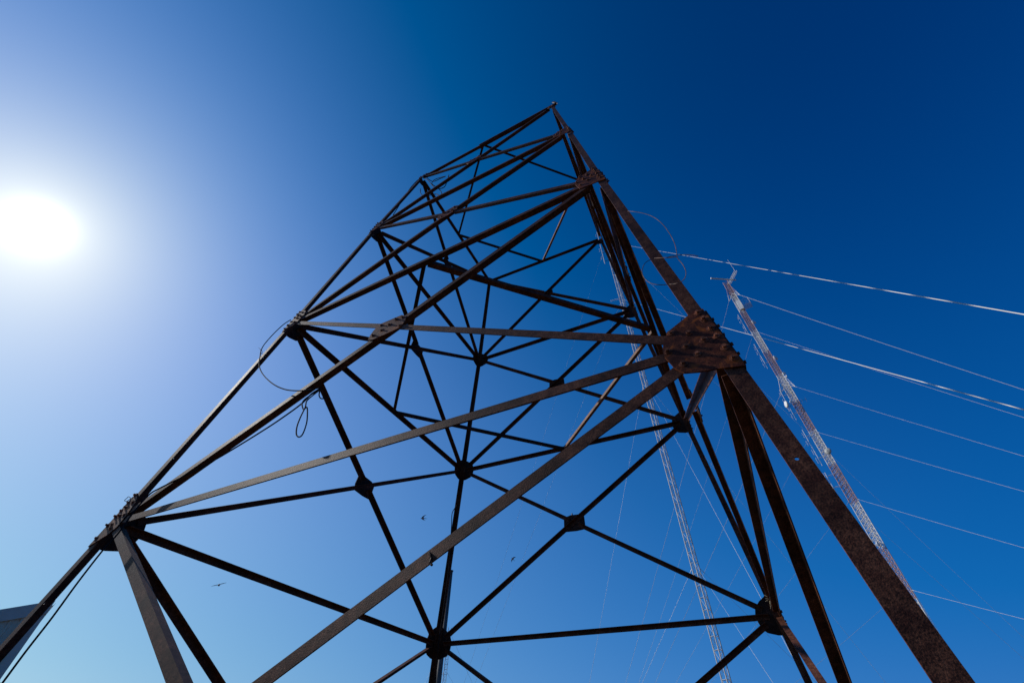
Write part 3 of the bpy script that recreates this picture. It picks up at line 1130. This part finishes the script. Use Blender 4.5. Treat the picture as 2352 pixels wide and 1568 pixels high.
# vertical dipole rod near its top, yagi lower
lv_ = hdir(-4.8 - 90)
t_, b_ = at_dist(1373, 530, DB - .1), at_dist(1394, 602, DB - .1)
c = BB + lv_ * 0.55
bm = bmesh.new()
tube(bm, [V((c.x, c.y, b_.z)), V((c.x, c.y, t_.z))], 0.022, 6)
rod = obj('dipole_array', bm, M_white, mB)
bm = bmesh.new()
for k in range(4):
    z = b_.z + (t_.z - b_.z) * (.18 + .24 * k)
    a0 = V((c.x, c.y, z))
    for s in (0.10, 0.17):
        tube(bm, [a0 + lv_ * s - V((0, 0, .22)), a0 + lv_ * s + V((0, 0, .22))], 0.007, 4)
    tube(bm, [a0, a0 + lv_ * .17], 0.008, 4)
obj('dipole', bm, M_galv, rod)
bm = bmesh.new()
for dz in (0.35, 1.6):
    tube(bm, [V((c.x, c.y, b_.z + dz)), BB + lv_ * 0.12 + V((0, 0, b_.z + dz))], 0.018, 5)
obj('bracket', bm, M_black, rod)
bm = bmesh.new()
yz = z_of(1424, 686, DB)
y1 = BB + lv_ * 0.12 + V((0, 0, yz))
y0 = y1 + lv_ * 0.62 + toward * 0.05
tube(bm, [y1, y0], 0.010, 5)
for k in range(7):
    p = y0.lerp(y1, k / 7.5)
    tube(bm, [p - V((0, 0, .10)), p + V((0, 0, .10))], 0.006, 4)
obj('yagi_antenna', bm, M_galv, mB)

# --- small far lattice mast behind the steel pole
DC = 58.0
BC = mast_base(-33.85, DC)
HC = z_of(1030, 1440, DC)
mC = empty('guyed_mast', BC, 'small distant lattice mast half hidden behind the grey steel pole', 'radio mast', 'guyed lattice masts')
lattice(mC, BC, HC, 0.22, (60, 180, -60), 0.45, 0.022, 0.012, M_galv, 'zig')
for fz in (0.98, 0.72):
    for az, r in ((60, 9), (180, 9), (-60, 14)):
        guy(mC, BC, HC * fz, az, r, 0.22, 0.009)

# --- grey steel pole
DP = 22.0
BP = mast_base(-34.42, DP)
HP = z_of(1028, 1311, DP)
bm = bmesh.new()
tube(bm, [BP + V((0, 0, 0)), BP + V((0, 0, HP * .5)), BP + V((0, 0, HP))], 0.135, 20, True, 0.10)
pole = empty('steel_pole', BP, 'plain grey round steel pole rising behind the far left leg', 'pole')
obj('shaft', bm, M_pole, pole, True)
bm = bmesh.new()
tube(bm, [BP + V((0, 0, HP)), BP + V((0, 0, HP + .04))], 0.125, 16)
obj('cap', bm, M_pole, pole)

# ------------------------------------------------------------------ corrugated shed
def corrug(bm, p0, p1, z0, zf, n, pitch=0.10, dep=0.022, th=0.004):
    """ribbed sheet from p0 to p1 (plan points), bottom z0, top zf(t)"""
    d = (p1 - p0)
    ln = d.length
    k = int(ln / pitch)
    pts = []
    for i in range(k):
        for s, h in ((0.0, 0), (0.55, 0), (0.68, 1), (0.87, 1)):
            pts.append(((i + s) / k, h * dep))
    pts.append((1.0, 0))
    lo, hi = [], []
    for t, h in pts:
        p = p0 + d * t + n * h
        lo.append(bm.verts.new((p.x, p.y, z0)))
        hi.append(bm.verts.new((p.x, p.y, zf(t))))
    for i in range(len(pts) - 1):
        bm.faces.new((lo[i], lo[i + 1], hi[i + 1], hi[i]))


CB = at_dist(127, 1379, 13.43)
CB.z = 0
d1 = V((-0.326, -0.946, 0)).normalized()
d2 = V((-0.9458, 0.3248, 0)).normalized()
n1 = V((0.946, -0.326, 0)).normalized()
n2 = V((0.3248, 0.9458, 0)).normalized()
TOP, SL = 3.98, 0.42
shed = empty('corrugated_shed', CB, 'pale corrugated metal shed with sloping eave at the lower left corner', 'shed')
M_sheet = mat('painted_sheet', [(0.25, (0.60, 0.53, 0.36)), (0.55, (0.74, 0.66, 0.46)), (0.8, (0.84, 0.76, 0.55))], 2.2, 0.45, 0.0, 0.25, 30.0)
M_trim = mat('white_trim', [(0.3, (0.64, 0.55, 0.42)), (0.7, (0.76, 0.67, 0.52))], 3.0, 0.4)
off1 = CB - n1 * 0.03 - n2 * 0.03
bm = bmesh.new()
corrug(bm, off1, off1 + d1 * 7, 0.0, lambda t: TOP - SL * 7 * t - 0.05, n1, 0.14)
obj('wall', bm, M_sheet, shed)
bm = bmesh.new()
corrug(bm, off1, off1 + d2 * 6, 0.0, lambda t: TOP - 0.06, n2, 0.14)
obj('wall', bm, M_sheet, shed)
bm = bmesh.new()
prism(bm, [off1 + d1 * 7 + V((0, 0, z)) for z in (0, TOP - SL * 7 - .06)] + [off1 + d1 * 7 + d2 * 6 + V((0, 0, z)) for z in (TOP - SL * 7 - .06, 0)], -d1 * 0.02)
obj('wall', bm, M_sheet, shed)
bm = bmesh.new()
prism(bm, [off1 + d2 * 6 + V((0, 0, z)) for z in (0, TOP - .06)] + [off1 + d2 * 6 + d1 * 7 + V((0, 0, z)) for z in (TOP - SL * 7 - .06, 0)], -d2 * 0.02)
obj('wall', bm, M_sheet, shed)
bm = bmesh.new()
rp = [CB + n1 * .02 + V((0, 0, TOP)), CB + n1 * .02 + d1 * 7.2 + V((0, 0, TOP - SL * 7.2)), CB + d1 * 7.2 + d2 * 6.2 + V((0, 0, TOP - SL * 7.2)), CB + d2 * 6.2 + V((0, 0, TOP))]
prism(bm, rp, V((0, 0, 0.03)))
obj('roof', bm, M_trim, shed)
bm = bmesh.new()                                     # verge fascia, folded trim under the roof edge
for a, b in ((rp[0], rp[1]),):
    o = n1 * 0.012
    prism(bm, [a + o, b + o, b + o - V((0, 0, 0.19)), a + o - V((0, 0, 0.19))], -n1 * 0.01)
    prism(bm, [a + o - V((0, 0, 0.19)), b + o - V((0, 0, 0.19)), b - n1 * .04 - V((0, 0, 0.20)), a - n1 * .04 - V((0, 0, 0.20))], V((0, 0, -0.006)))
obj('fascia', bm, M_trim, shed)
bm = bmesh.new()                                     # half-round gutter along the high side
pts = []
for s in range(9):
    a = PI * s / 8
    pts.append((-0.06 + 0.06 * math.cos(a) + 0.06, -0.07 * math.sin(a)))
g0 = CB + n2 * 0.0 + V((0, 0, TOP - 0.01))
poly = [g0 + n2 * (x - 0.03) + V((0, 0, z)) for x, z in pts] + [g0 + n2 * (x - 0.03) * 0.9 + V((0, 0, z + 0.008)) for x, z in reversed(pts)]
prism(bm, poly, d2 * 6.2)
obj('gutter', bm, M_trim, shed)
bm = bmesh.new()                                     # corner trim and rainwater pipe
prism(bm, [off1 + n1 * .03 + n2 * .03, off1 + n1 * .03 + n2 * .03 + d1 * .12, off1 + n1 * .022 + n2 * .022 + d1 * .12, off1 + n1 * .022 + n2 * .022 + d2 * .12, off1 + n1 * .03 + n2 * .03 + d2 * .12], V((0, 0, TOP - .08)))
obj('corner_trim', bm, M_trim, shed)
